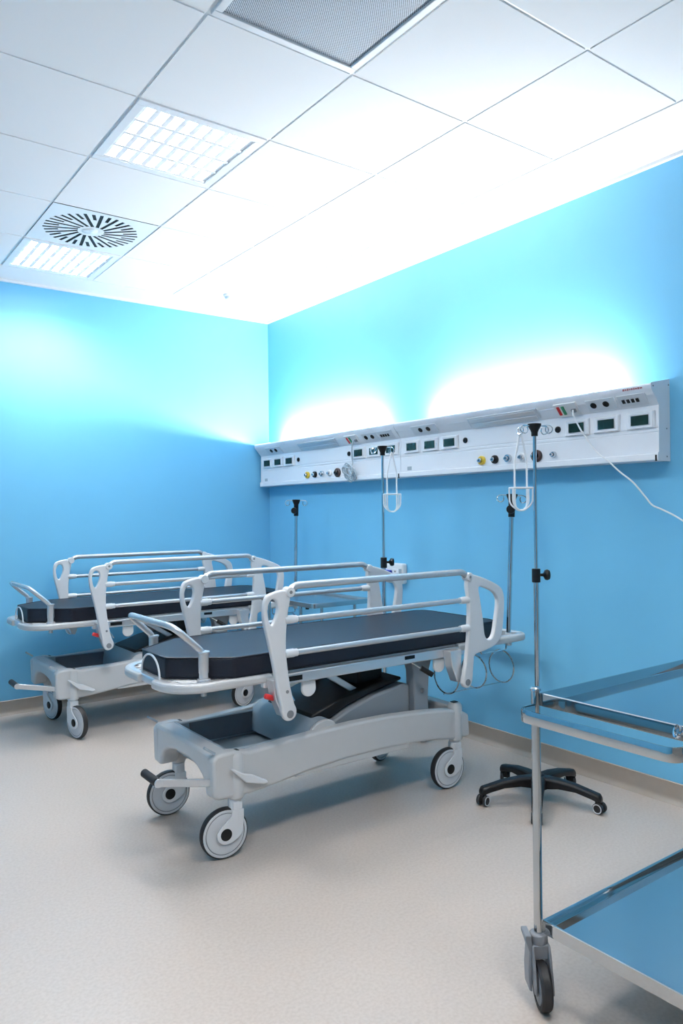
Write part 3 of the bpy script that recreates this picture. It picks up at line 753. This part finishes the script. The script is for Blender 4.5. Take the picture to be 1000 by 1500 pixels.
T1 = thing('instrument_trolley', 'polished steel two-shelf trolley in the near right corner of the picture', 'trolley', (-1.645, -4.151, 0), 0, 'steel trolleys')
LX, LY = .83, -.462
posts = ((0,0), (0,LY), (LX,0), (LX,LY))
for px, py in posts:
    p_ = MB().cyl((px,py,.165), (px,py,.872), .0125, 24).build('post', 'steel', T1)
    MB().lathe([(.0125,.868),(.0150,.870),(.0150,.876),(.011,.880),(0,.881)], (px,py,0), 'z', 24).build('post_cap', 'chrome', p_)
trolley_shelf(T1, .006, LX-.006, LY+.006, -.006, .862)
trolley_shelf(T1, .006, LX-.006, LY+.006, -.006, .224)
hb = [(-.008,-.004,0),(-.083,-.004,0),(-.083,LY+.004,0),(-.008,LY+.004,0)]
bandp = [(-.002,.800),(.002,.800),(.003,.804),(.003,.831),(.002,.835),(-.002,.835),(-.003,.831),(-.003,.804)]
MB().sweep([p for p in smooth_path(hb, .055, 8)], bandp).build('push_handle', 'steel', T1)
for (px, py), rz in zip(posts, (math.radians(53.6), math.radians(195), math.radians(100), math.radians(20))): trolley_caster(T1, (px, py, 0), rz)

T2 = thing('instrument_trolley', 'low steel trolley with a grey tray top beside the wall between both stretchers', 'trolley', (-.70, -1.665, 0), 0, 'steel trolleys')
LX2, LY2 = .48, .66
for px in (.02, LX2-.02):
    for py in (.17, LY2-.10):
        MB().cyl((px,py,.105), (px,py,.775), .011, 18).build('post', 'steel', T2)
        wh = MB().lathe([(0,-.012),(.048,-.012),(.05,-.008),(.05,.008),(.048,.012),(0,.012)], (px,py,.05), 'y', 28).build('wheel', 'rubber', T2)
        MB().prism([(px-.016,.045),(px+.016,.045),(px+.016,.110),(px-.016,.110)], py-.020, py+.020, 'y').build('fork', 'caster_grey', T2, .003)
tp = [(0,0,0),(LX2,0,0),(LX2,LY2,0),(0,LY2,0)]
tr = MB().sweep(smooth_path(tp, .035, 6, True), [(0,.774),(0,.802),(-.003,.804),(-.012,.804),(-.014,.800),(-.015,.782),(-.015,.774)], True).build('tray_rim', 'satin_steel', T2)
MB().box((.010,.010,.775),(LX2-.010,LY2-.010,.783)).build('tray_floor', 'satin_steel', tr)
MB().box((.02,.12,.30),(LX2-.02,LY2-.06,.315)).build('lower_shelf', 'satin_steel', T2, .004)
MB().cyl((.045,.13,.755), (.045,.13,.776), .012, 14).build('rim_knob', 'black', T2)

MB().lathe([(.006,0),(.006,.010),(.015,.012),(.017,.016),(.0155,.020),(.011,.019),(.010,.016),(0,.016)], (-.008,LY+.026,.852), (-.75,.6,.3), 24).build('corner_boss', 'chrome', T1)

# ------------------------------------------------------------------ camera and view
cam_d = bpy.data.cameras.new('camera'); cam = bpy.data.objects.new('camera', cam_d); COL.objects.link(cam)
f_px, yaw, pitch, roll, ccx, ccy = 1092.7, .6260, .0011, .0112, 485.3, 749.0
cam_d.sensor_fit = 'VERTICAL'; cam_d.sensor_height = 36.0; cam_d.lens = 36.0 * f_px / 1500
cam_d.shift_x = (500 - ccx) / 1500; cam_d.shift_y = -(750 - ccy) / 1500
cam_d.clip_start = .05
F = Vector((math.sin(yaw)*math.cos(pitch), math.cos(yaw)*math.cos(pitch), math.sin(pitch)))
Rr = Vector((math.cos(yaw), -math.sin(yaw), 0)); U = Rr.cross(F)
# picture axes after roll
Rc = Rr*math.cos(roll) - U*math.sin(roll); Uc = Rr*math.sin(roll) + U*math.cos(roll)
mt = Matrix((Rc, Uc, -F)).transposed().to_4x4(); mt.translation = Vector((-3.3358, -5.5196, 1.378))
cam.matrix_world = mt
scene.camera = cam

w = bpy.data.worlds.new('world'); scene.world = w; w.use_nodes = True
w.node_tree.nodes['Background'].inputs['Color'].default_value = (.6, .7, .8, 1)
w.node_tree.nodes['Background'].inputs['Strength'].default_value = .0
vs = scene.view_settings
vs.view_transform = 'Standard'; vs.look = 'None'; vs.gamma = 1; vs.use_curve_mapping = False
vs.exposure = 0.0
scene.cycles.max_bounces = 10; scene.cycles.diffuse_bounces = 6; scene.cycles.glossy_bounces = 5
scene.cycles.sample_clamp_indirect = 8
